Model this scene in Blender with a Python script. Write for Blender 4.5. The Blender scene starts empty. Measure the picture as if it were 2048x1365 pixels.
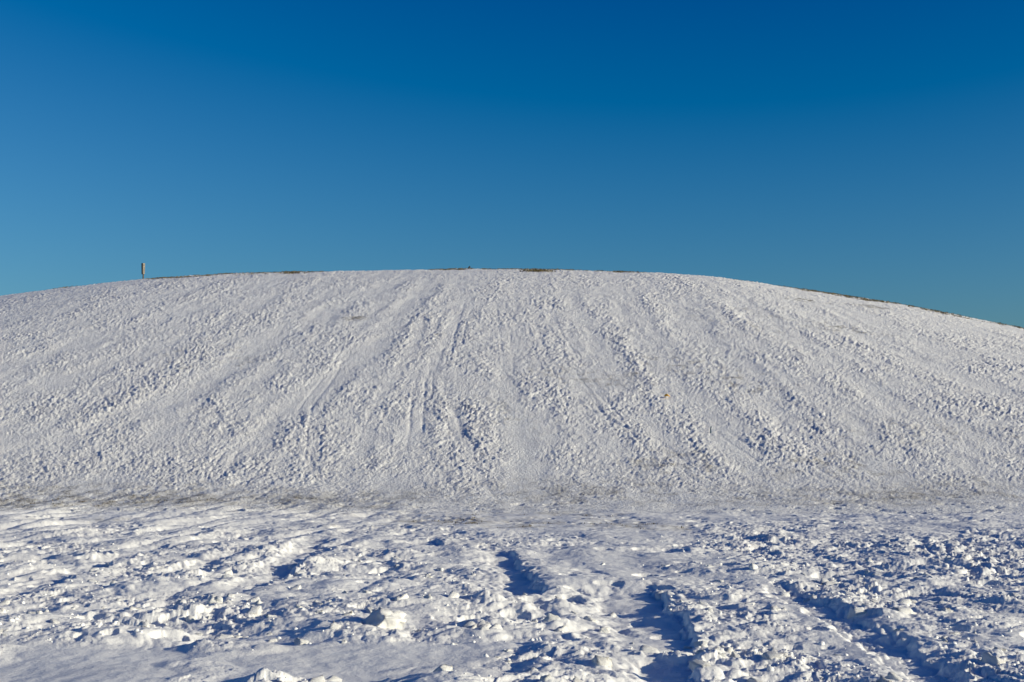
import bpy, bmesh, math, random
import numpy as np
from mathutils import Vector, Matrix

random.seed(7)
RNG = np.random.RandomState(11)
scene = bpy.context.scene
C = scene.collection

# ------------------------------------------------------------------ camera
CAM_Z = 1.6
F_PX = 2844.0                      # focal length in pixels of the 2048 px wide photograph (50 mm)
PITCH = math.atan((896.0 - 682.5) / F_PX)
cam = bpy.data.cameras.new('camera')
cam.sensor_width = 36.0
cam.lens = 50.0
cam.clip_start = 0.1
cam.clip_end = 6000.0
cam_ob = bpy.data.objects.new('camera', cam)
cam_ob.location = (0, 0, CAM_Z)
cam_ob.rotation_euler = (math.pi / 2 + PITCH, 0, 0)
C.objects.link(cam_ob)
scene.camera = cam_ob

# ------------------------------------------------------------------ sky and sun
SUN_AZ = math.radians(106.0)       # clockwise from the view direction: right and a little behind the camera
SUN_EL = math.radians(14.0)
world = bpy.data.worlds.new('World')
scene.world = world
world.use_nodes = True
wn = world.node_tree.nodes
wl = world.node_tree.links
wn.clear()
sky = wn.new('ShaderNodeTexSky')
sky.sky_type = 'NISHITA'
sky.sun_disc = False
sky.sun_elevation = SUN_EL
sky.sun_rotation = SUN_AZ
sky.altitude = 0
sky.air_density = 1.0
sky.dust_density = 1.0
sky.ozone_density = 6.0
grade = wn.new('ShaderNodeVectorMath')        # the photograph's contrast: a deep, polarised winter blue
grade.operation = 'MULTIPLY_ADD'
grade.inputs[1].default_value = (1.44, 1.50, 1.30)
grade.inputs[2].default_value = (-0.93, -1.28, -1.18)
floor_ = wn.new('ShaderNodeVectorMath')
floor_.operation = 'MAXIMUM'
floor_.inputs[1].default_value = (0.0, 0.12, 0.6)
bg = wn.new('ShaderNodeBackground')
bg.inputs['Strength'].default_value = 0.1
wo = wn.new('ShaderNodeOutputWorld')
wl.new(sky.outputs[0], grade.inputs[0])
wl.new(grade.outputs[0], floor_.inputs[0])
wl.new(floor_.outputs[0], bg.inputs[0])
wl.new(bg.outputs[0], wo.inputs[0])

sun = bpy.data.lights.new('sun', 'SUN')
sun.energy = 4.8
sun.angle = math.radians(0.5)
sun.color = (1.0, 0.90, 0.66)
sun_ob = bpy.data.objects.new('sun', sun)
sdir = Vector((math.sin(SUN_AZ) * math.cos(SUN_EL), math.cos(SUN_AZ) * math.cos(SUN_EL), math.sin(SUN_EL)))
sun_ob.rotation_euler = sdir.to_track_quat('Z', 'Y').to_euler()
sun_ob.location = (60, -40, 40)
C.objects.link(sun_ob)

scene.view_settings.view_transform = 'Standard'
scene.view_settings.look = 'None'
scene.view_settings.gamma = 1.0
scene.view_settings.exposure = 0.10
scene.view_settings.use_curve_mapping = False
scene.cycles.use_denoising = True
scene.cycles.denoiser = 'OPENIMAGEDENOISE'
scene.cycles.denoising_input_passes = 'RGB_ALBEDO_NORMAL'
scene.cycles.max_bounces = 5

# ------------------------------------------------------------------ noise
PERM = RNG.permutation(256).astype(np.int32)
ANG = RNG.rand(256) * 2 * np.pi
GX = np.cos(ANG).astype(np.float32)
GY = np.sin(ANG).astype(np.float32)
RA = [RNG.rand(256).astype(np.float32) for _ in range(6)]


def hsh(xi, yi, seed):
    return PERM[(PERM[(xi + seed * 37) & 255] + yi + seed * 91) & 255]


def perlin(x, y, seed=0):
    x = np.asarray(x, np.float32)
    y = np.asarray(y, np.float32)
    xf = np.floor(x)
    yf = np.floor(y)
    xi = xf.astype(np.int32)
    yi = yf.astype(np.int32)
    fx = x - xf
    fy = y - yf
    u = fx * fx * fx * (fx * (fx * 6 - 15) + 10)
    v = fy * fy * fy * (fy * (fy * 6 - 15) + 10)

    def g(dx, dy):
        h = hsh(xi + dx, yi + dy, seed)
        return GX[h] * (fx - dx) + GY[h] * (fy - dy)
    a = g(0, 0)
    b = g(1, 0)
    c = g(0, 1)
    d = g(1, 1)
    return (a + (b - a) * u + (c - a) * v + (a - b - c + d) * u * v) * 1.5


def fbm(x, y, seed, octaves=3, gain=0.5):
    s = 0
    a = 1.0
    for k in range(octaves):
        s = s + a * perlin(x * 2 ** k + 13.7 * k, y * 2 ** k - 7.3 * k, seed + k)
        a *= gain
    return s


def sst(a, b, x):
    t = np.clip((x - a) / (b - a), 0, 1)
    return t * t * (3 - 2 * t)


def clods(x, y, s, seed, rmin, rmax, keep=1.0, tilt=0.5):
    """rounded, slightly tilted lumps of radius up to rmax*s on a jittered lattice"""
    X = (x / s).astype(np.float32)
    Y = (y / s).astype(np.float32)
    xf = np.floor(X)
    yf = np.floor(Y)
    xi = xf.astype(np.int32)
    yi = yf.astype(np.int32)
    fx = X - xf
    fy = Y - yf
    out = np.zeros_like(X)
    for dx in (-1, 0, 1):
        for dy in (-1, 0, 1):
            h = hsh(xi + dx, yi + dy, seed)
            px = dx + RA[0][h] - fx
            py = dy + RA[1][h] - fy
            r = rmin + (rmax - rmin) * RA[2][h] ** 1.5
            e = 0.75 + 0.7 * RA[5][h]
            d2 = (px * px * e + py * py / e) / (r * r)
            dome = np.sqrt(np.maximum(0, 1 - d2))
            hh = r * dome * (1 + tilt * ((RA[3][h] - 0.5) * px + (RA[4][h] - 0.5) * py) / r * 2)
            if keep < 1.0:
                hh = np.where(RA[5][(h + 77) & 255] < keep, hh, 0)
            out = np.maximum(out, hh)
    return out * s


def chips(x, y, s, seed, tilt=0.4, step=0.3):
    """broken crust: flat plates on a jittered lattice, each with its own height and tilt"""
    X = (x / s).astype(np.float32)
    Y = (y / s).astype(np.float32)
    xf = np.floor(X)
    yf = np.floor(Y)
    xi = xf.astype(np.int32)
    yi = yf.astype(np.int32)
    fx = X - xf
    fy = Y - yf
    best = np.full_like(X, 1e9)
    out = np.zeros_like(X)
    for dx in (-1, 0, 1):
        for dy in (-1, 0, 1):
            h = hsh(xi + dx, yi + dy, seed)
            px = fx - dx - RA[0][h]
            py = fy - dy - RA[1][h]
            d = px * px + py * py
            m = d < best
            best = np.where(m, d, best)
            v = step * RA[2][h] ** 2 + 2 * tilt * ((RA[3][h] - 0.5) * px + (RA[4][h] - 0.5) * py)
            out = np.where(m, v, out)
    return out * s


# ------------------------------------------------------------------ picture -> place helpers
CP, SP = math.cos(PITCH), math.sin(PITCH)


def ray(px, py):
    a = (px - 1024.0) / F_PX
    b = (682.5 - py) / F_PX
    # forward = (0,CP,SP), up = (0,-SP,CP)
    d = np.array([a, CP - b * SP, SP + b * CP])
    return d / d[1]                # per metre of depth


def ground_pt(px, py):
    d = ray(px, py)
    t = -CAM_Z / d[2]
    return d[0] * t, t


# ------------------------------------------------------------------ the hill's broad shape
Y_TOE, Y_LEN = 39.0, 80.0
_t = np.linspace(-0.2, 3.0, 3201)
_g = (sst(-0.06, 0.10, _t) * (1 - 0.25 * sst(0.05, 0.4, _t) * 0)
      - sst(0.42, 1.0, _t) * 1.0
      - sst(0.95, 1.5, _t) * 0.55 + sst(1.9, 2.6, _t) * 0.55)
_p = np.cumsum(_g) * (_t[1] - _t[0])
_p -= _p[0]
_p /= np.interp(1.0, _t, _p)

SIL = [(-900, 760), (-500, 668), (-200, 617), (0, 592), (140, 575), (280, 559), (400, 551.5), (520, 547.5), (600, 545.5), (760, 542),
       (940, 539), (1040, 540), (1100, 541), (1240, 545), (1330, 547.5), (1400, 551), (1500, 564), (1600, 579), (1700, 593),
       (1800, 609), (1900, 628), (2048, 657), (2250, 702), (2600, 790), (3000, 895)]
_sx = np.array([(p[0] - 1024) / F_PX for p in SIL])
_sa = []
for p in SIL:
    d = ray(*p)
    _sa.append(d[2])
_sc = np.linspace(_sx[0], _sx[-1], 400)
_starget = np.interp(_sc, _sx, np.array(_sa))
_k = np.ones(9) / 9.0
_starget[6:-6] = np.convolve(_starget, _k, 'same')[6:-6]
AX = np.linspace(-90, 90, 721)
AH = np.full_like(AX, 16.0)
_yy = np.linspace(60, 135, 400)
Y_CREST = np.full_like(_sc, 110.0)
for it in range(14):
    P = np.interp((_yy - Y_TOE) / Y_LEN, _t, _p)
    xx = _sc[:, None] * _yy[None, :]
    hh = np.interp(xx.ravel(), AX, AH).reshape(xx.shape) * P[None, :]
    el = (hh - CAM_Z) / _yy[None, :]
    im = el.argmax(1)
    Y_CREST = _yy[im]
    xs = _sc * Y_CREST
    ratio = (_starget * Y_CREST + CAM_Z) / np.maximum(hh[np.arange(len(_sc)), im], 0.5)
    o = np.argsort(xs)
    AH = AH * np.interp(AX, xs[o], ratio[o])
    kk = np.ones(11) / 11.0
    AH = np.convolve(np.pad(AH, 5, mode='edge'), kk, 'valid')
AH = np.maximum(AH, 0.3)


def hill_base(x, y):
    return np.interp(x, AX, AH) * np.interp((y - Y_TOE) / Y_LEN, _t, _p)


def crest_y(x):
    c = np.asarray(x) / 112.0
    return np.interp(c, _sc, Y_CREST)


def hill_pt(px, py):
    d = ray(px, py)
    ys = np.linspace(8, 128, 6000)
    z = CAM_Z + d[2] * ys
    b = hill_base(d[0] * ys, ys)
    k = np.argmax(z < b) if (z < b).any() else int(np.argmin(z - b))
    return d[0] * ys[k], ys[k]


def polyline_field(x, y, pts):
    """distance, signed side and station along a polyline given as world points"""
    best = np.full(x.shape, 1e9, np.float32)
    sgn = np.zeros(x.shape, np.float32)
    sta = np.zeros(x.shape, np.float32)
    L = 0.0
    n = len(pts) - 1
    tot = sum(math.hypot(pts[i + 1][0] - pts[i][0], pts[i + 1][1] - pts[i][1]) for i in range(n))
    for i in range(n):
        ax, ay = pts[i]
        bx, by = pts[i + 1]
        vx, vy = bx - ax, by - ay
        l = math.hypot(vx, vy)
        t = np.clip(((x - ax) * vx + (y - ay) * vy) / (l * l), 0, 1)
        ddx = x - ax - t * vx
        ddy = y - ay - t * vy
        d = np.sqrt(ddx * ddx + ddy * ddy)
        m = d < best
        best = np.where(m, d, best)
        sgn = np.where(m, np.sign(vx * ddy - vy * ddx), sgn)
        sta = np.where(m, (L + t * l) / tot, sta)
        L += l
    return best, sgn, sta


def smooth_pts(pts, n=6):
    p = np.array(pts, float)
    for _ in range(2):
        q = [p[0]]
        for i in range(len(p) - 1):
            q.append(p[i] * .75 + p[i + 1] * .25)
            q.append(p[i] * .25 + p[i + 1] * .75)
        q.append(p[-1])
        p = np.array(q)
    return [tuple(v) for v in p]


# sled lanes trodden into the flat: (picture points of the centre line, half width, depth, edge softness)
LANES = []
for pts, hw, dep in [
    ([(640, 1074), (612, 1092), (570, 1125), (515, 1160), (440, 1188)], 0.30, 0.11),
    ([(975, 1096), (990, 1112), (1008, 1138), (1024, 1164), (1034, 1190)], 0.33, 0.19),
    ([(1225, 1165), (1245, 1195), (1262, 1230), (1280, 1272), (1290, 1295)], 0.48, 0.19),
    ([(1300, 1308), (1300, 1330), (1290, 1365), (1285, 1400)], 0.36, 0.23),
    ([(1530, 1156), (1565, 1178), (1604, 1202), (1690, 1241), (1775, 1288), (1861, 1340), (1950, 1400)], 0.20, 0.11),
    ([(330, 1085), (215, 1120), (90, 1165), (-60, 1210)], 0.28, 0.09),
    ([(480, 1105), (395, 1130), (300, 1150), (180, 1180)], 0.22, 0.10),
    ([(1120, 1120), (1180, 1150), (1230, 1185)], 0.25, 0.03),
    ([(1300, 1095), (1345, 1105)], 0.30, 0.12),
    ([(1480, 1118), (1560, 1122), (1640, 1124)], 0.22, 0.14),
    ([(835, 1082), (860, 1090)], 0.30, 0.14),
]:
    LANES.append((smooth_pts([ground_pt(*p) for p in pts]), hw, dep))

# trails down the hill: (picture points, half width in metres, depth)
TRAILS = []
for pts, hw, dep in [
    ([(805, 556), (740, 585), (680, 615), (600, 655), (480, 722), (380, 782), (250, 835), (100, 895), (-60, 950)], 0.85, 0.20),
    ([(870, 560), (800, 640), (745, 700), (660, 760), (575, 830), (450, 925), (380, 975)], 0.75, 0.14),
    ([(850, 625), (825, 700), (775, 770), (742, 835), (728, 890), (690, 950)], 0.30, 0.17),
    ([(940, 580), (890, 690), (840, 760), (830, 850), (822, 900), (800, 950)], 0.45, 0.11),
    ([(900, 800), (912, 850), (935, 900), (985, 1000)], 0.30, 0.12),
    ([(1010, 700), (1018, 790), (1040, 880), (1060, 980)], 0.6, 0.10),
    ([(1335, 580), (1385, 660), (1440, 715), (1520, 790), (1590, 850), (1660, 905), (1790, 970)], 1.0, 0.20),
    ([(1440, 585), (1530, 640), (1630, 710), (1760, 790), (1880, 850), (2060, 925)], 0.9, 0.17),
    ([(1120, 560), (1180, 660), (1250, 770), (1330, 880), (1420, 985)], 0.6, 0.12),
    ([(1230, 600), (1290, 700), (1370, 800), (1460, 890), (1560, 975)], 0.6, 0.11),
    ([(620, 790), (632, 830), (630, 900), (615, 960)], 0.22, 0.10),
    ([(560, 780), (530, 800), (500, 850)], 0.5, 0.12),
    ([(1560, 600), (1700, 660), (1850, 730), (2060, 810)], 0.8, 0.10),
    ([(600, 575), (450, 640), (250, 720), (0, 800)], 0.9, 0.08),
    ([(420, 600), (200, 680), (-40, 750)], 0.9, 0.07),
]:
    TRAILS.append((smooth_pts([hill_pt(*p) for p in pts]), hw, dep))

# thin sled-runner marks on the hill
RUNNERS = []
for pts in [
    [(640, 785), (632, 830), (628, 880), (622, 930)], [(700, 690), (640, 780), (600, 830)],
    [(842, 745), (835, 790), (834, 850), (826, 905)], [(855, 700), (838, 780), (830, 870)],
    [(900, 690), (880, 745), (870, 800)], [(925, 640), (912, 700), (893, 740)], [(938, 600), (925, 650), (905, 730)],
    [(905, 830), (915, 868), (940, 905)], [(890, 800), (905, 850), (912, 880)], [(945, 950), (985, 1005)],
    [(1060, 640), (1085, 720), (1130, 830)], [(1105, 980), (1125, 1000)], [(1180, 780), (1250, 870), (1300, 920)],
    [(1160, 740), (1220, 830), (1280, 900)], [(1100, 640), (1150, 730)], [(1440, 860), (1490, 900), (1560, 940)],
    [(1560, 900), (1640, 950), (1720, 985)], [(1000, 600), (1010, 680), (1020, 760)],
    [(760, 820), (742, 850), (728, 885)], [(540, 900), (500, 950), (470, 975)], [(470, 900), (420, 960)],
    [(1300, 880), (1350, 920), (1420, 970)],
]:
    RUNNERS.append(smooth_pts([hill_pt(*p) for p in pts]))


def blob(x, y, px, py, rx, ry, w=None):
    """soft elliptic patch around the ground point seen at px,py; radii in metres"""
    cx, cy = ground_pt(px, py)
    d = ((x - cx) / rx) ** 2 + ((y - cy) / ry) ** 2
    return np.exp(-d)


def height(x, y, want_masks=False):
    x = np.asarray(x, np.float32)
    y = np.asarray(y, np.float32)
    z = hill_base(x, y).astype(np.float32)
    on_hill = sst(35, 44, y)
    flat = 1 - on_hill
    wob = perlin(x * 0.9, y * 0.9, 1)
    wob2 = perlin(x * 3.1, y * 3.1, 2)
    wx = x + 0.22 * wob + 0.07 * wob2
    wy = y + 0.30 * perlin(x * 0.8, y * 0.8, 3) + 0.08 * perlin(x * 3.3, y * 3.3, 4)
    c = wx / np.maximum(wy, 1)

    # ---------------- the flat
    right = sst(0.10, 0.19, c) * sst(34, 22, y)
    mid = np.exp(-((c - 0.07) / 0.10) ** 2) * sst(15.5, 18, y)
    rough = 0.62 + 0.38 * right - 0.30 * mid
    rough = rough * (0.50 + 0.50 * sst(35, 21, wy))
    rough *= 0.65 + 0.7 * sst(-0.35, 0.45, perlin(x * 0.35, y * 0.22, 8))
    bank = sst(11.6, 12.4, wy) * sst(15.8, 14.6, wy) * sst(0.06, 0.03, c)
    apron = sst(12.0, 11.6, wy) * sst(9.7, 10.05, wy + 0.8 * perlin(x * 0.5, 3.3, 5) * 0) * sst(0.005, -0.03, c)
    near_bank = sst(10.05, 9.75, wy) * sst(-0.20, -0.17, c) * sst(0.07, 0.00, c)
    apron2 = sst(10.3, 10.0, wy) * sst(-0.17, -0.20, c)
    rough = rough + 0.35 * bank + 0.10 * near_bank
    smooth = np.clip(apron + apron2, 0, 1)
    lane_z = np.zeros_like(x)
    lane_m = np.zeros_like(x)
    floor_lines = np.zeros_like(x)
    for li, (pts, hw, dep) in enumerate(LANES):
        P = np.array(pts)
        m = (x > P[:, 0].min() - 2) & (x < P[:, 0].max() + 2) & (y > P[:, 1].min() - 2) & (y < P[:, 1].max() + 2)
        if not m.any():
            continue
        xs, ys = x[m], y[m]
        ex = 0.09 * perlin(xs * 4.0, ys * 2.4, 20 + li) + 0.06 * perlin(xs * 13.0, ys * 9.0, 30 + li)
        d, s, st = polyline_field(xs + ex, ys + ex * 0.6, pts)
        endf = sst(0.0, 0.15, st) * (1 - 0.75 * sst(0.9, 1.0, st)) * (0.85 + 0.4 * perlin(xs * 0.3 + li, ys * 1.1, 26))
        w = hw * (0.8 + 0.2 * endf)
        soft = 0.06 + 0.30 * sst(0.0, 1.0, -s) * (li != 4)
        inside = sst(w + 0.04, w - soft, d)
        berm = np.exp(-((d - w - 0.18) / 0.17) ** 2)
        if li == 4:
            berm = np.exp(-((d - w - 0.22) / 0.2) ** 2) * np.where(s > 0, 2.6, 0.0)
        lane_z[m] += (-0.46 * dep * inside + 0.12 * dep * berm) * endf
        lane_m[m] = np.maximum(lane_m[m], sst(w + 0.01, w - 0.14, d) * endf)
        if li == 4:                                             # trodden down on its near side
            rough[m] *= 1 - 0.88 * np.exp(-(np.maximum(0, d - w) / 0.45)) * np.where(s > 0, 0.35, 1.0)
        if li in (4, 0):
            q = np.sin((d * s) * (2 * math.pi / (0.085 if li == 4 else 0.14)))
            floor_lines[m] += -0.013 * np.maximum(0, q - 0.35) * inside * endf * (0.6 + 0.8 * perlin(xs * 1.2, ys * 0.8, 41))
    rough = np.clip(rough, 0, 1.5) * (1 - 0.90 * lane_m) * (1 - 0.90 * smooth)
    # broad undulation and long drawn-out ridges
    und = 0.055 * perlin(x * 0.55, y * 0.40, 9) + 0.035 * perlin(x * 1.3, y * 0.9, 10)
    ru = (x * 0.976 - y * 0.215)
    rv = (x * 0.215 + y * 0.976)
    leftz = sst(-0.02, -0.14, c) * sst(14.5, 17, y)
    ridges = 0.10 * np.abs(perlin(ru * 1.5, rv * 0.30, 12)) * leftz
    big = clods(wx, wy, 0.62, 13, 0.25, 0.62, keep=0.55, tilt=0.7)
    med = clods(wx, wy, 0.30, 14, 0.25, 0.62, keep=0.80, tilt=0.8)
    sml = clods(wx, wy, 0.15, 15, 0.25, 0.60, keep=0.85, tilt=0.8)
    tin = clods(x + 0.02 * wob2, y, 0.075, 16, 0.25, 0.58, keep=0.8, tilt=0.8)
    crisp = 0.75 + 0.45 * right
    fc = chips(wx, wy, 0.33, 150, 0.35, 0.35) + chips(wx, wy, 0.17, 151, 0.5, 0.45) + chips(x, y, 0.085, 152, 0.6, 0.6) + chips(x, y, 0.042, 156, 0.7, 0.8)
    fine = np.clip(0.42 + 0.30 * right + 0.9 * perlin(x * 0.9 + 4, y * 0.7, 155) + 0.6 * sst(17, 26, y), 0.08, 1.0)
    lumps = big * 0.15 + (med * 0.18 + sml * 0.18 * fine) * crisp + (tin * 0.12 + fc * 0.44) * fine
    lumps += 0.010 * perlin(x * 11, y * 9, 153) + 0.006 * perlin(x * 24, y * 20, 154)
    lumps *= 0.60 - 0.07 * right
    bil = 0.06 * np.abs(perlin(wx * 1.7, wy * 1.5, 17)) + 0.03 * np.abs(perlin(wx * 4.6, wy * 3.8, 18))
    zf = und * (0.5 + 0.5 * (1 - smooth)) + (lumps + bil * 1.0 - 0.068) * rough + ridges * (1 - lane_m) + lane_z + floor_lines
    zf += bank * (0.06 + 0.10 * perlin(x * 0.9, y * 0.7, 19)) * (1 - lane_m)
    zf += near_bank * (0.09 + 0.08 * perlin(x * 1.4, y * 0.9, 21))
    dents = clods(x + 0.05 * wob2, y, 0.85, 27, 0.10, 0.24, keep=0.45, tilt=0.2) + clods(x + 0.03 * wob2, y, 0.5, 28, 0.10, 0.24, keep=0.35, tilt=0.2)
    zf -= np.minimum(0.05, 0.5 * dents) * (1 - smooth) * (1 - 0.6 * lane_m) * sst(-0.25, 0.15, perlin(x * 0.4, y * 0.3, 29))
    # thin wind crusts and footprints on the smooth aprons
    crust = np.maximum(0, perlin(x * 1.1 + 0.3 * wob, y * 1.5, 22) - 0.20)
    zf += smooth * (0.05 * crust + crust * lumps * 1.2)
    zf += (1 - rough.clip(0, 1)) * 0.006 * perlin(x * 7, y * 5, 23)
    zf += lane_m * (0.012 * perlin(x * 5, y * 3, 24) + 0.35 * sml * np.maximum(0, perlin(x * 2.2, y * 1.4, 25)))

    # ---------------- the hill
    t = np.clip((y - Y_TOE) / Y_LEN, 0, 1.3)
    u = (x - 0.9) / (1 + 0.55 * (1 - np.clip(t, 0, 1)))          # constant down a sled run
    band = fbm(u * 0.42, y * 0.016, 50, 3, 0.6)
    streak = perlin(u * 2.4, y * 0.10, 54)
    hr = np.clip(0.68 + 0.36 * band + 0.12 * streak + 0.50 * perlin(x * 0.45, y * 0.22, 143) + 0.3 * perlin(x * 1.3, y * 0.6, 144), 0.2, 1.25)
    tz = np.zeros_like(x)
    tm = np.zeros_like(x)
    for li, (pts, hw, dep) in enumerate(TRAILS):
        P = np.array(pts)
        m = (x > P[:, 0].min() - 4) & (x < P[:, 0].max() + 4) & (y > P[:, 1].min() - 3) & (y < P[:, 1].max() + 3) & (y > 34)
        if not m.any():
            continue
        xs, ys = x[m], y[m]
        ex = 0.45 * hw * perlin(xs * 1.3, ys * 0.4, 60 + li)
        d, s, st = polyline_field(xs + ex, ys, pts)
        endf = sst(0.0, 0.12, st) * sst(1.0, 0.85, st) * (0.55 + 0.6 * sst(-0.4, 0.3, perlin(xs * 0.2, ys * 0.12, 80 + li)))
        prof = np.exp(-(d / hw) ** 4)
        berm = np.exp(-((d - hw * 1.5) / (hw * 0.55)) ** 2)
        tz[m] += (0.15 if hw > 0.7 else 0.035) * dep * (-prof + 0.3 * berm) * endf
        tm[m] = np.maximum(tm[m], np.exp(-(d / (hw * 0.75)) ** 2) * endf)
        hr[m] += 0.12 * berm * endf
    for li, pts in enumerate(RUNNERS):
        P = np.array(pts)
        m = (x > P[:, 0].min() - 1) & (x < P[:, 0].max() + 1) & (y > P[:, 1].min() - 1) & (y < P[:, 1].max() + 1) & (y > 34)
        if not m.any():
            continue
        xs, ys = x[m], y[m]
        d, s, st = polyline_field(xs + 0.08 * perlin(xs * 0.0 + li, ys * 0.25, 90 + li), ys, pts)
        sd = d * s
        g = np.zeros_like(sd)
        for off in (-0.22, 0.22):
            g += np.exp(-((sd - off) / 0.055) ** 2)
        tz[m] -= 0.013 * g * sst(0, 0.1, st) * sst(1, 0.9, st) * (0.4 + 0.8 * sst(-0.3, 0.2, perlin(xs, ys * 0.3, 110 + li)))
    hr = np.clip(hr, 0.2, 1.3) * (1 - 0.50 * tm)
    toe = np.exp(-((y - 40.0) / 4.0) ** 2)
    hr *= 1 - 0.30 * toe
    hr *= 1 - 0.5 * sst(112, 122, y)
    hb = clods(wx, wy * 0.8, 0.62, 55, 0.22, 0.6, keep=0.5, tilt=0.8)
    hm = clods(wx, wy * 0.75, 0.34, 56, 0.25, 0.62, keep=0.75, tilt=0.9)
    hs = clods(wx, wy, 0.17, 57, 0.25, 0.62, keep=0.85, tilt=0.9)
    su = u * 1.0
    sas = np.abs(perlin(su * 1.9 + 0.3 * wob, y * 0.45, 58))
    hc = chips(wx, wy * 0.7, 0.40, 140, 0.25, 0.18) * 0.3 + chips(wx + 0.05 * wob2, wy * 0.9, 0.16, 141, 0.50, 0.42) + chips(x, y, 0.085, 142, 0.75, 0.8)
    zh = (hb * 0.025 + hm * 0.045 + hs * 0.07 + 0.010 * sas + hc * 0.43) * hr
    zh += 0.010 * band + 0.005 * streak + 0.015 * perlin(x * 1.7, y * 0.8, 59) + tz
    zh += 0.06 * fbm(x * 0.35, y * 0.15, 145, 3) * sst(98, 108, y)
    z = z + zf * flat + zh * on_hill
    if want_masks:
        return z, np.where(flat > 0.5, rough * flat, hr), lane_m
    return z


# bare ground and dirty snow: where the grass shows through
def dirt_mask(x, y):
    n = fbm(x * 0.30, y * 0.22, 120, 4, 0.6)
    n2 = fbm(x * 1.9, y * 1.3, 125, 4, 0.7)
    dm = np.zeros_like(x)
    cy = crest_y(x)
    for (x0, x1, b0, b1, w) in CREST_PATCHES:
        e = sst(x0 - 1.2, x0 + 1.2, x) * sst(x1 + 1.2, x1 - 1.2, x)
        e = e * sst(b0 - 1.0, b0 + 1.5, y - cy) * sst(b1 + 3, b1, y - cy)
        dm = np.maximum(dm, np.clip(e * w * (0.15 + 1.5 * n + 1.5 * n2) * 1.6, 0, 1))
    # thin, soiled snow on the slope
    for (hx, hy, rx, ry, w) in HILL_PATCHES:
        e = np.exp(-((x - hx) / rx) ** 2 - ((y - hy) / ry) ** 2)
        dm = np.maximum(dm, np.clip(e * w * 0.85 * (0.5 + 0.8 * n + 1.1 * n2), 0, 1))
    # soiled strip along the hill's foot
    yb = y + 1.5 * perlin(x * 0.12, y * 0.05, 128)
    strip = np.exp(-((yb - 39.5) / 3.2) ** 2) * (0.43 + 0.17 * sst(-6, -14, x)) + np.exp(-((yb - 31.0) / 2.2) ** 2) * 0.44 * np.exp(-((x - 0.4) / 4.5) ** 2)
    dm = np.maximum(dm, np.clip(strip * (0.85 + 0.45 * n + 0.6 * n2), 0, 1))
    for (px, py, rx, ry, w) in TOE_PATCHES:
        cx, cyy = ground_pt(px, py)
        e = np.exp(-((x - cx) / rx) ** 2 - ((y - cyy) / ry) ** 2)
        dm = np.maximum(dm, np.clip(e * w * 0.85 * (0.62 + 0.7 * n + 0.8 * n2), 0, 1))
    return dm


def cw(px):
    return (px - 1024) / F_PX * 112.0


CREST_PATCHES = [(cw(415), cw(700), -5, 6, 0.75), (cw(890), cw(1245), -3.0, 6, 1.0), (cw(1025), cw(1090), -5.0, 2, 1.1),
                 (cw(1495), cw(1680), -6.0, 5, 1.0), (cw(1660), cw(2060), -9.0, 4, 0.8), (cw(1800), cw(2060), -4.0, 4, 0.9),
                 (cw(255), cw(300), -1.5, 5, 0.9), (cw(300), cw(420), 0.0, 5, 0.8), (cw(1380), cw(1500), -1.5, 5, 0.95),
                 (cw(2060), cw(2600), -6.0, 4, 0.9)]
HILL_PATCHES = [hill_pt(px, py) + (rx, ry, w) for px, py, rx, ry, w in [
    (1350, 728, 2.5, 3.0, 0.50), (1500, 768, 2.5, 3.0, 0.48), (1500, 640, 4.0, 5.0, 0.36), (705, 637, 0.9, 0.9, 0.55), (876, 668, 0.3, 0.5, 0.8),
    (1150, 760, 4.0, 5.0, 0.36), (1660, 925, 3.0, 3.0, 0.42), (1380, 930, 3.0, 2.5, 0.40), (1700, 660, 3.5, 3.0, 0.45), (1620, 602, 1.5, 1.5, 0.8), (1730, 612, 1.4, 1.4, 0.8),
    (1640, 598, 1.2, 0.7, 0.9), (980, 830, 3.0, 4.0, 0.34), (1800, 850, 3.0, 3.0, 0.36), (420, 720, 4.0, 5.0, 0.30), (1268, 750, 0.25, 0.3, 0.9)]]
TOE_PATCHES = [(90, 1014, 8.0, 3.5, 0.62), (260, 1012, 3.5, 2.5, 0.5), (110, 1040, 3.0, 1.5, 0.40), (920, 1047, 2.2, 2.6, 0.62), (1120, 1050, 2.4, 2.2, 0.66),
               (1300, 1052, 1.8, 1.8, 0.52), (850, 1052, 0.6, 0.8, 0.6), (1000, 1030, 8.0, 5.0, 0.36), (700, 1055, 1.6, 2.2, 0.42), (1500, 1000, 6.0, 3.0, 0.36), (1850, 990, 6.0, 3.0, 0.36),
               (-300, 1012, 7.0, 3.0, 0.6), (2400, 1000, 8.0, 3.5, 0.4)]


# ------------------------------------------------------------------ materials
def mat(name):
    m = bpy.data.materials.new(name)
    m.use_nodes = True
    return m, m.node_tree.nodes, m.node_tree.links, m.node_tree.nodes['Principled BSDF']


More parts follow.
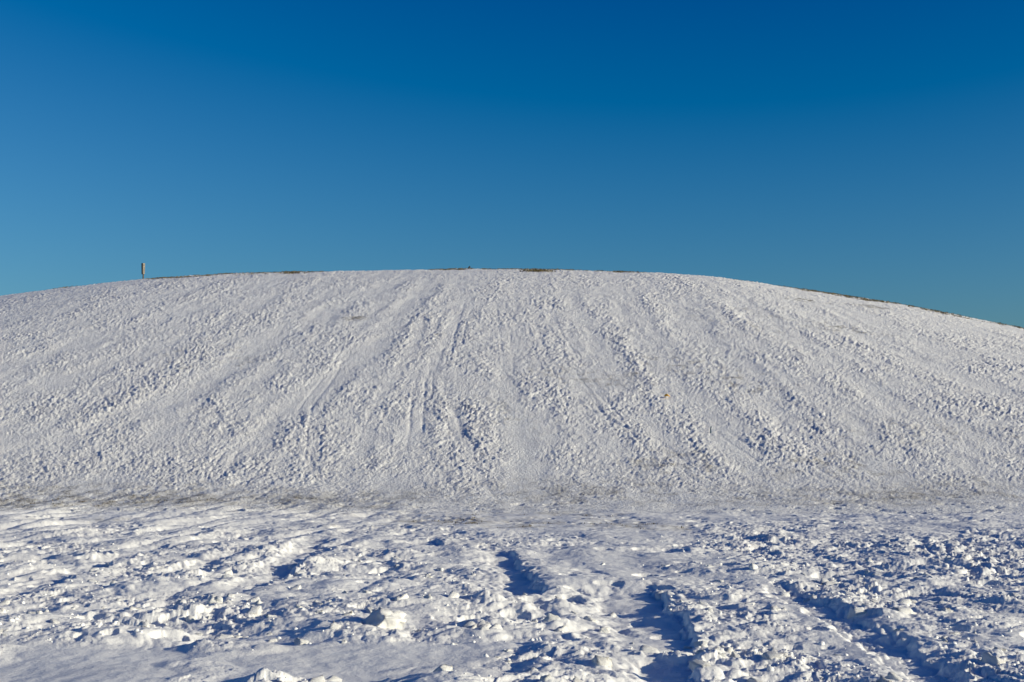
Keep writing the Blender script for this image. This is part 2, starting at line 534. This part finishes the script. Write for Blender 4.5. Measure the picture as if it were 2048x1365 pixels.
def snow_material(name, near):
    m, n, l, b = mat(name)
    tc = n.new('ShaderNodeTexCoord')
    at = n.new('ShaderNodeAttribute')
    at.attribute_name = 'dirt'
    nz = n.new('ShaderNodeTexNoise')
    nz.inputs['Scale'].default_value = 6.0
    nz.inputs['Detail'].default_value = 6.0
    nz.inputs['Roughness'].default_value = 0.7
    l.new(tc.outputs['Object'], nz.inputs['Vector'])
    # dirt that breaks up into blades and crumbs
    mr = n.new('ShaderNodeMapRange')
    mr.inputs['From Min'].default_value = 0.3
    mr.inputs['From Max'].default_value = 0.7
    mr.inputs['To Min'].default_value = 0.35
    mr.inputs['To Max'].default_value = 1.3
    l.new(nz.outputs['Fac'], mr.inputs['Value'])
    ma = n.new('ShaderNodeMath')
    ma.operation = 'MULTIPLY'
    l.new(at.outputs['Fac'], ma.inputs[0])
    l.new(mr.outputs[0], ma.inputs[1])
    rp = n.new('ShaderNodeMapRange')
    rp.inputs['From Min'].default_value = 0.15
    rp.inputs['From Max'].default_value = 0.95
    l.new(ma.outputs[0], rp.inputs['Value'])
    n3 = n.new('ShaderNodeTexNoise')
    n3.inputs['Scale'].default_value = 2.3
    n3.inputs['Detail'].default_value = 5.0
    l.new(tc.outputs['Object'], n3.inputs['Vector'])
    dc = n.new('ShaderNodeValToRGB')
    dc.color_ramp.elements[0].position = 0.35
    dc.color_ramp.elements[0].color = (0.045, 0.036, 0.016, 1)
    dc.color_ramp.elements[1].position = 0.68
    dc.color_ramp.elements[1].color = (0.20, 0.15, 0.07, 1)
    l.new(n3.outputs['Fac'], dc.inputs[0])
    # old snow: faint large variation of whiteness
    n4 = n.new('ShaderNodeTexNoise')
    n4.inputs['Scale'].default_value = 0.8
    n4.inputs['Detail'].default_value = 7.0
    l.new(tc.outputs['Object'], n4.inputs['Vector'])
    sc = n.new('ShaderNodeValToRGB')
    sc.color_ramp.elements[0].position = 0.3
    sc.color_ramp.elements[0].color = (0.80, 0.80, 0.81, 1)
    sc.color_ramp.elements[1].position = 0.7
    sc.color_ramp.elements[1].color = (0.89, 0.89, 0.89, 1)
    l.new(n4.outputs['Fac'], sc.inputs[0])
    mx = n.new('ShaderNodeMix')
    mx.data_type = 'RGBA'
    l.new(rp.outputs[0], mx.inputs['Factor'])
    l.new(sc.outputs[0], mx.inputs['A'])
    l.new(dc.outputs[0], mx.inputs['B'])
    l.new(mx.outputs['Result'], b.inputs['Base Color'])
    b.inputs['Roughness'].default_value = 0.65
    b.inputs['Specular IOR Level'].default_value = 0.25
    # granular relief
    g1 = n.new('ShaderNodeTexNoise')
    g1.inputs['Scale'].default_value = 22.0 if near else 12.0
    g1.inputs['Detail'].default_value = 5.0
    g1.inputs['Roughness'].default_value = 0.65
    l.new(tc.outputs['Object'], g1.inputs['Vector'])
    bu = n.new('ShaderNodeBump')
    bu.inputs['Strength'].default_value = 1.0
    bu.inputs['Distance'].default_value = 0.009 if near else 0.060
    l.new(g1.outputs['Fac'], bu.inputs['Height'])
    l.new(bu.outputs[0], b.inputs['Normal'])
    return m


M_NEAR = snow_material('trampled_snow', True)
M_HILL = snow_material('hill_snow', False)


def plain(name, col, rough=0.7, var=0.25, scale=8.0):
    m, n, l, b = mat(name)
    tc = n.new('ShaderNodeTexCoord')
    nz = n.new('ShaderNodeTexNoise')
    nz.inputs['Scale'].default_value = scale
    nz.inputs['Detail'].default_value = 4.0
    l.new(tc.outputs['Object'], nz.inputs['Vector'])
    cr = n.new('ShaderNodeValToRGB')
    cr.color_ramp.elements[0].position = 0.3
    cr.color_ramp.elements[1].position = 0.7
    cr.color_ramp.elements[0].color = tuple(v * (1 - var) for v in col) + (1,)
    cr.color_ramp.elements[1].color = tuple(min(1, v * (1 + var)) for v in col) + (1,)
    l.new(nz.outputs['Fac'], cr.inputs[0])
    l.new(cr.outputs[0], b.inputs['Base Color'])
    b.inputs['Roughness'].default_value = rough
    return m


M_GRASS = plain('dry_grass', (0.13, 0.10, 0.04), 0.8, 0.5, 3.0)
M_POST = plain('weathered_timber', (0.09, 0.065, 0.045), 0.85)
M_CASE = plain('black_board', (0.02, 0.02, 0.022), 0.6)
M_FACE = plain('cream_paint', (0.20, 0.18, 0.15), 0.6, 0.06)
M_MARK = plain('dark_lettering', (0.06, 0.035, 0.025), 0.7)
M_ROCK = plain('black_stone', (0.015, 0.014, 0.013), 0.8)
M_YELLOW = plain('yellow_plastic', (0.80, 0.42, 0.02), 0.35, 0.05)
M_BLUE = plain('blue_grey_plastic', (0.03, 0.07, 0.12), 0.45, 0.1)


# ------------------------------------------------------------------ the ground
def grid_mesh(name, X, Y, Z, dirt, material):
    r, c = X.shape
    me = bpy.data.meshes.new(name)
    co = np.stack([X.ravel(), Y.ravel(), Z.ravel()], 1).astype(np.float32)
    idx = np.arange(r * c, dtype=np.int32).reshape(r, c)
    q = np.stack([idx[:-1, :-1], idx[:-1, 1:], idx[1:, 1:], idx[1:, :-1]], -1).reshape(-1, 4)
    nf = len(q)
    me.vertices.add(len(co))
    me.vertices.foreach_set('co', co.ravel())
    me.loops.add(nf * 4)
    me.loops.foreach_set('vertex_index', q.ravel())
    me.polygons.add(nf)
    me.polygons.foreach_set('loop_start', np.arange(0, nf * 4, 4, dtype=np.int32))
    a = me.attributes.new('dirt', 'FLOAT', 'POINT')
    a.data.foreach_set('value', dirt.ravel().astype(np.float32))
    me.update(calc_edges=True)
    me.materials.append(material)
    ob = bpy.data.objects.new(name, me)
    C.objects.link(ob)
    return ob


cc = np.concatenate([np.linspace(-0.85, -0.39, 70, endpoint=False), np.linspace(-0.39, 0.39, 1040),
                     np.linspace(0.39, 0.85, 71)[1:]])


def rows(y0, y1, k):
    n = int(round(math.log(y1 / y0) / k))
    return y0 * (y1 / y0) ** (np.arange(n + 1) / n)


Y_SPLIT = 35.0
near_rows = rows(8.2, Y_SPLIT, 0.0025)
far_rows = np.concatenate([rows(Y_SPLIT, 126.0, 0.0025), np.linspace(126, 260, 60)[1:]])


def build_sheet(name, ys, material):
    X = (cc[None, :] * ys[:, None]).astype(np.float32)
    Y = np.repeat(ys[:, None], len(cc), 1).astype(np.float32)
    z, rgh, lm = height(X.ravel(), Y.ravel(), True)
    d = dirt_mask(X.ravel(), Y.ravel())
    return grid_mesh(name, X, Y, z.reshape(X.shape), d.reshape(X.shape), material)


snow_field = build_sheet('snow_field', near_rows, M_NEAR)
snow_field['kind'] = 'structure'
snow_field['label'] = 'trampled snow on the flat below the hill'
hill = build_sheet('hill', far_rows, M_HILL)
hill['kind'] = 'structure'
hill['label'] = 'snow covered sledding hill with worn runs'

# wide country round about, a sheet under everything reaching the horizon
gx = np.concatenate([-np.geomspace(3000, 6, 30), np.geomspace(6, 3000, 30)])
gy = np.concatenate([-np.geomspace(3000, 6, 30), np.geomspace(6, 3000, 30)])
GXX, GYY = np.meshgrid(gx, gy)
inside = (GYY > 7.0) & (np.abs(GXX) < 0.9 * np.maximum(GYY, 0) + 3) & (GYY < 270)
GZ = np.where(inside, -1.6, -0.45) + 0.3 * perlin(GXX.ravel() * 0.004, GYY.ravel() * 0.004, 130).reshape(GXX.shape)
ground = grid_mesh('ground', GXX, GYY, GZ, np.zeros_like(GXX), M_HILL)
ground['kind'] = 'structure'


# ------------------------------------------------------------------ snow lumps lying on the flat
def lump_mesh(name, seed, sub, flat=0.75, jag=0.35):
    rs = random.Random(seed)
    bm = bmesh.new()
    bmesh.ops.create_icosphere(bm, subdivisions=sub, radius=1.0)
    dirs = [(Vector((rs.gauss(0, 1), rs.gauss(0, 1), rs.gauss(0, 1))).normalized(), rs.uniform(0.30, 0.75)) for _ in range(9)]
    sx, sy = rs.uniform(0.8, 1.3), rs.uniform(0.7, 1.1)
    for v in bm.verts:
        p = v.co.normalized()
        r = 1.0
        for d, k in dirs:                       # planes of breakage
            q = p.dot(d)
            if q > 1e-3:
                r = min(r, k / q)
        r *= 1 + rs.uniform(-jag, jag) * 0.06
        v.co = Vector((p.x * r * sx, p.y * r * sy, p.z * r * flat))
    me = bpy.data.meshes.new(name)
    bm.to_mesh(me)
    bm.free()
    for p in me.polygons:
        p.use_smooth = True
    me.materials.append(M_NEAR)
    return me


def slab_mesh(name, seed, cuts=5):
    rs = random.Random(seed)
    bm = bmesh.new()
    bmesh.ops.create_cube(bm, size=2.0)
    for v in bm.verts:
        v.co += Vector((rs.uniform(-0.35, 0.35), rs.uniform(-0.35, 0.35), rs.uniform(-0.35, 0.35)))
    bmesh.ops.subdivide_edges(bm, edges=bm.edges[:], cuts=cuts, use_grid_fill=True)
    for _ in range(2):
        bmesh.ops.smooth_vert(bm, verts=bm.verts[:], factor=0.45, use_axis_x=True, use_axis_y=True, use_axis_z=True)
    bm.normal_update()
    co = np.array([v.co[:] for v in bm.verts])
    n = perlin(co[:, 0] * 1.9 + co[:, 2] * 1.1 + seed, co[:, 1] * 1.9 + co[:, 2] * 1.3, 160) * 0.38 \
        + perlin(co[:, 0] * 4.3 + co[:, 2] * 3, co[:, 1] * 4.3 - co[:, 2] * 3, 161) * 0.16
    nr = [v.normal.copy() for v in bm.verts]
    for v, q, nn in zip(bm.verts, n, nr):
        v.co += nn * float(q)
    me = bpy.data.meshes.new(name)
    bm.to_mesh(me)
    bm.free()
    for p_ in me.polygons:
        p_.use_smooth = True
    me.materials.append(M_NEAR)
    return me


LUMPS = [slab_mesh('snow_lump', 40 + i, 2 + i % 2) for i in range(14)]


def candidate_points(n, y0, y1, seed):
    rs = np.random.RandomState(seed)
    ys = y0 * (y1 / y0) ** rs.rand(n)
    xs = rs.uniform(-0.40, 0.40, n) * ys
    z, rgh, lm = height(xs, ys, True)
    keep = rs.rand(n) < np.clip(rgh * 0.9 - 0.12, 0.015, 1)
    return xs[keep], ys[keep], z[keep], rs


xs, ys, zs, rs = candidate_points(2600, 9.3, 21.0, 5)
for i in range(min(300, len(xs))):
    r = 0.018 + 0.045 * rs.rand() ** 2.0
    if xs[i] / ys[i] > 0.12:
        r *= 1.2
    o = bpy.data.objects.new('snow_lump', LUMPS[i % len(LUMPS)])
    o.location = (xs[i], ys[i], zs[i] - r * 0.30)
    o.rotation_euler = (rs.uniform(-0.5, 0.5), rs.uniform(-0.5, 0.5), rs.uniform(0, 6.28))
    o.scale = (r * rs.uniform(0.9, 1.7), r * rs.uniform(0.8, 1.2), r * rs.uniform(0.6, 1.0))
    C.objects.link(o)
    o.parent = snow_field


def scatter_joined(name, pts, radii, seed, material, sub=1):
    rs = np.random.RandomState(seed)
    lib = []
    for k in range(8):
        me = lump_mesh('tmp', 200 + k, sub)
        v = np.array([p.co[:] for p in me.vertices], np.float32)
        f = np.array([p.vertices[:] for p in me.polygons], np.int32)
        bpy.data.meshes.remove(me)
        lib.append((v, f))
    V, Fc = [], []
    off = 0
    for (x, y, z), r in zip(pts, radii):
        v, f = lib[rs.randint(8)]
        a = rs.rand() * 6.28
        ca, sa = math.cos(a), math.sin(a)
        w = np.empty_like(v)
        w[:, 0] = (v[:, 0] * ca - v[:, 1] * sa) * r + x
        w[:, 1] = (v[:, 0] * sa + v[:, 1] * ca) * r + y
        w[:, 2] = v[:, 2] * r + z
        V.append(w)
        Fc.append(f + off)
        off += len(v)
    V = np.concatenate(V)
    Fc = np.concatenate(Fc)
    me = bpy.data.meshes.new(name)
    me.from_pydata(V.tolist(), [], Fc.tolist(), shade_flat=False)
    me.materials.append(material)
    o = bpy.data.objects.new(name, me)
    C.objects.link(o)
    return o


xs, ys, zs, rs = candidate_points(4000, 9.3, 30.0, 6)
rad = 0.010 + 0.030 * rs.rand(len(xs)) ** 3
cr = scatter_joined('snow_crumbs', zip(xs, ys, zs + rad * 0.15), rad, 8, M_NEAR)
cr['kind'] = 'stuff'
cr.parent = snow_field


def tag(o, label, cat, group=None):
    o['label'] = label
    o['category'] = cat
    if group:
        o['group'] = group


# ------------------------------------------------------------------ grass
def grass(name, pts, hmin, hmax, seed, label, width=0.012, spread=0.7):
    rs = np.random.RandomState(seed)
    V, Fc = [], []
    k = 0
    for x, y, z in pts:
        for _ in range(3):
            h = rs.uniform(hmin, hmax)
            a = rs.rand() * 6.28
            lean = rs.uniform(0.2, spread) * h
            bx, by = x + rs.normal(0, 0.05), y + rs.normal(0, 0.05)
            dx, dy = math.cos(a), math.sin(a)
            wx, wy = -dy * width, dx * width
            V += [(bx - wx, by - wy, z - 0.03), (bx + wx, by + wy, z - 0.03),
                  (bx + dx * lean * 0.4 + wx * 0.7, by + dy * lean * 0.4 + wy * 0.7, z + h * 0.6),
                  (bx + dx * lean * 0.4 - wx * 0.7, by + dy * lean * 0.4 - wy * 0.7, z + h * 0.6),
                  (bx + dx * lean, by + dy * lean, z + h)]
            Fc += [(k, k + 1, k + 2, k + 3), (k + 3, k + 2, k + 4)]
            k += 5
    me = bpy.data.meshes.new(name)
    me.from_pydata(V, [], Fc)
    me.materials.append(M_GRASS)
    o = bpy.data.objects.new(name, me)
    C.objects.link(o)
    o['kind'] = 'stuff'
    o['label'] = label
    o['category'] = 'grass'
    return o


def grass_points(x0, x1, y0, y1, n, seed, rel_crest=True, thr=0.45):
    rs = np.random.RandomState(seed)
    x = rs.uniform(x0, x1, n)
    y = rs.uniform(y0, y1, n)
    if rel_crest:
        y = y + crest_y(x)
    d = dirt_mask(x.astype(np.float32), y.astype(np.float32))
    k = rs.rand(n) < (d - thr) * 2
    x, y = x[k], y[k]
    return list(zip(x, y, height(x, y)))


grass('grass', grass_points(cw(400), cw(710), -6, 6, 6000, 31), 0.03, 0.09, 41, 'brown grass showing through the snow on the crest right of the sign', 0.015)
grass('grass', grass_points(cw(880), cw(1250), -9, 6, 6500, 32), 0.03, 0.09, 42, 'brown and olive grass strip on the very top of the hill', 0.015)
grass('grass', grass_points(cw(1480), cw(2100), -10, 6, 13000, 33), 0.03, 0.09, 43, 'brown grass along the crest sloping down to the right', 0.015)
grass('grass', grass_points(cw(250), cw(305), -3, 5, 900, 34), 0.03, 0.09, 44, 'thin dark grass round the foot of the sign', 0.015)
grass('grass', grass_points(-4.5, 5.5, 25, 36, 9000, 35, False, 0.46), 0.01, 0.035, 45, 'flattened olive grass at the foot of the hill', 0.008, 1.6)
grass('grass', grass_points(-22, -8, 32, 44, 9000, 36, False, 0.46), 0.01, 0.035, 46, 'flattened brown grass at the hill foot on the left edge', 0.008, 1.6)


_rs = np.random.RandomState(37)
_gx = cw(1066) + _rs.normal(0, 0.5, 190)
_gy = crest_y(_gx) - 5.0 + _rs.normal(0, 0.5, 190)
grass('grass', list(zip(_gx, _gy, height(_gx, _gy))), 0.05, 0.13, 47, 'dark olive tuft of grass just below the middle of the crest', 0.018)


# ------------------------------------------------------------------ objects
def box(bm, x0, x1, y0, y1, z0, z1, taper=1.0):
    cx, cy = (x0 + x1) / 2, (y0 + y1) / 2
    vs = []
    for z, k in ((z0, taper), (z1, 1.0)):
        for (x, y) in ((x0, y0), (x1, y0), (x1, y1), (x0, y1)):
            vs.append(bm.verts.new((cx + (x - cx) * k, cy + (y - cy) * k, z)))
    for f in ((3, 2, 1, 0), (4, 5, 6, 7), (0, 1, 5, 4), (1, 2, 6, 5), (2, 3, 7, 6), (3, 0, 4, 7)):
        bm.faces.new([vs[i] for i in f])


def part(name, bm, material, parent, bevel=0.0):
    if bevel:
        bmesh.ops.bevel(bm, geom=bm.edges[:], offset=bevel, segments=2, affect='EDGES', clamp_overlap=True)
    bmesh.ops.recalc_face_normals(bm, faces=bm.faces[:])
    me = bpy.data.meshes.new(name)
    bm.to_mesh(me)
    bm.free()
    me.materials.append(material)
    o = bpy.data.objects.new(name, me)
    C.objects.link(o)
    o.parent = parent
    return o


def empty(name, loc, rz=0.0):
    o = bpy.data.objects.new(name, None)
    o.location = loc
    o.rotation_euler = (0, 0, rz)
    o.empty_display_size = 0.2
    C.objects.link(o)
    return o


# sign on the crest: a narrow upright board, seen cornerwise, on a short post
sx = (282.0 - 1024) / F_PX
sy = float(np.interp(sx, _sc, Y_CREST)) - 0.6
sX = sx * sy
sZ = float(height(np.array([sX]), np.array([sy]))[0])
S = sy / F_PX                       # metres per photo pixel there
sg = empty('sign_post', (sX, sy, sZ), math.radians(48))
sg.scale = (0.68, 0.68, 0.80)
tag(sg, 'narrow upright cream sign with dark lettering on a short post on the crest', 'sign')
bm = bmesh.new()
box(bm, -0.05, 0.05, -0.05, 0.05, -0.5, 0.75)
part('post', bm, M_POST, sg, 0.006)
bm = bmesh.new()
box(bm, -0.135, 0.135, -0.08, 0.17, 0.42, 1.34, 0.82)
board = part('board', bm, M_CASE, sg, 0.008)
bm = bmesh.new()
box(bm, -0.122, 0.122, -0.096, -0.078, 0.45, 1.325, 0.88)
face = part('sign_face', bm, M_FACE, board, 0.003)
marks = [(-0.05, 0.03, 1.10, 1.24), (-0.04, 0.06, 0.96, 1.01), (-0.03, 0.07, 0.86, 0.92), (-0.05, 0.05, 0.77, 0.83),
         (-0.05, 0.01, 0.66, 0.74), (0.03, 0.07, 0.67, 0.74), (-0.04, 0.06, 0.54, 0.63)]
for (a, b_, c_, d_) in marks:
    bm = bmesh.new()
    box(bm, a, b_, -0.101, -0.094, c_, d_)
    part('letter', bm, M_MARK, board)

# small black stone on the top
def hill_place(px, py, sink=0.0):
    x, y = hill_pt(px, py)
    return Vector((x, y, float(height(np.array([x]), np.array([y]))[0]) - sink))


cx_ = (938 - 1024) / F_PX
cy_ = float(np.interp(cx_, _sc, Y_CREST)) - 0.3
p = Vector((cx_ * cy_, cy_, float(height(np.array([cx_ * cy_]), np.array([cy_]))[0])))
me = lump_mesh('rock', 77, 3, 0.8, 0.2)
me.materials.clear()
me.materials.append(M_ROCK)
rk = bpy.data.objects.new('rock', me)
rk.location = p + Vector((0, 0, 0.10))
rk.scale = (0.17, 0.13, 0.14)
rk.rotation_euler = (0, 0.35, 0)
C.objects.link(rk)
tag(rk, 'small black stone standing out against the sky on the hilltop', 'rock')


def sheet_shard(name, outline, thick, bend, material):
    """bent plate: outline in x,y, folded along x=0 by bend, with thickness"""
    bm = bmesh.new()
    n = len(outline)

    def zf(x):
        return abs(x) * -bend
    top = [bm.verts.new((x, y, zf(x) + thick)) for x, y in outline]
    bot = [bm.verts.new((x, y, zf(x))) for x, y in outline]
    tc_ = bm.verts.new((0, 0, thick))
    bc_ = bm.verts.new((0, 0, 0))
    for i in range(n):
        j = (i + 1) % n
        bm.faces.new((top[i], top[j], tc_))
        bm.faces.new((bot[j], bot[i], bc_))
        bm.faces.new((bot[i], bot[j], top[j], top[i]))
    return bm


p = hill_place(1335, 798)
ys_ = empty('plastic_shard', p, 0)
bm = sheet_shard('shard', [(-0.13, -0.10), (0.0, -0.16), (0.12, -0.10), (0.16, 0.04), (0.10, 0.12), (0.0, 0.15), (-0.12, 0.10), (-0.15, 0.0)], 0.012, 0.55, M_YELLOW)
bpy.data.objects.remove(ys_)
yo = part('plastic_shard', bm, M_YELLOW, None)
yo.location = p + Vector((0, 0, 0.13))
yo.scale = (0.75, 0.6, 0.7)
yo.rotation_euler = (math.radians(28), math.radians(6), 0.25)
tag(yo, 'bent yellow plastic shard lying on the hillside', 'plastic shard')

p = hill_place(1421, 867)
bm = bmesh.new()
prof = [(0.0, -0.08, 0.030), (0.004, 0.05, 0.028), (0.0, 0.14, 0.026), (0.012, 0.22, 0.022), (0.020, 0.245, 0.012)]
ring = []
for (ox, z, r) in prof:
    ring.append([bm.verts.new((ox + r * math.cos(a), 0.55 * r * math.sin(a), z)) for a in [k * math.pi / 4 for k in range(8)]])
for i in range(len(ring) - 1):
    for k in range(8):
        bm.faces.new((ring[i][k], ring[i][(k + 1) % 8], ring[i + 1][(k + 1) % 8], ring[i + 1][k]))
bm.faces.new(ring[-1])
bm.faces.new(ring[0][::-1])
st = part('stake', bm, M_BLUE, None)
st.location = p
st.rotation_euler = (0.05, 0.04, 0.3)
tag(st, 'short dark blue stake stuck upright in the hillside snow', 'stake')


# single blocks of snow that stand out
def block(px, py, size, rot, label, seed, lift=0.1):
    x, y = ground_pt(px, py)
    z = float(height(np.array([x]), np.array([y]))[0])
    o = bpy.data.objects.new('snow_block', slab_mesh('snow_block', seed))
    o.location = (x, y, z + size[2] * lift)
    o.scale = size
    o.rotation_euler = rot
    C.objects.link(o)
    tag(o, label, 'snow block', 'broken blocks of packed snow')
    return o


block(770, 1262, (0.15, 0.11, 0.11), (0.55, 0.35, 0.8), 'largest tilted slab of packed snow on the bank left of centre', 301)
block(888, 1362, (0.05, 0.06, 0.09), (0.3, -0.45, 2.2), 'upright wedge of snow at the bottom edge of the picture', 302)
block(430, 1218, (0.07, 0.07, 0.07), (0.1, 0.1, 0.4), 'rounded lump of snow standing on the left bank', 303)
block(1208, 1256, (0.04, 0.035, 0.03), (0, 0.1, 0.2), 'small white lump alone on the smooth lane floor', 304, 0.4)
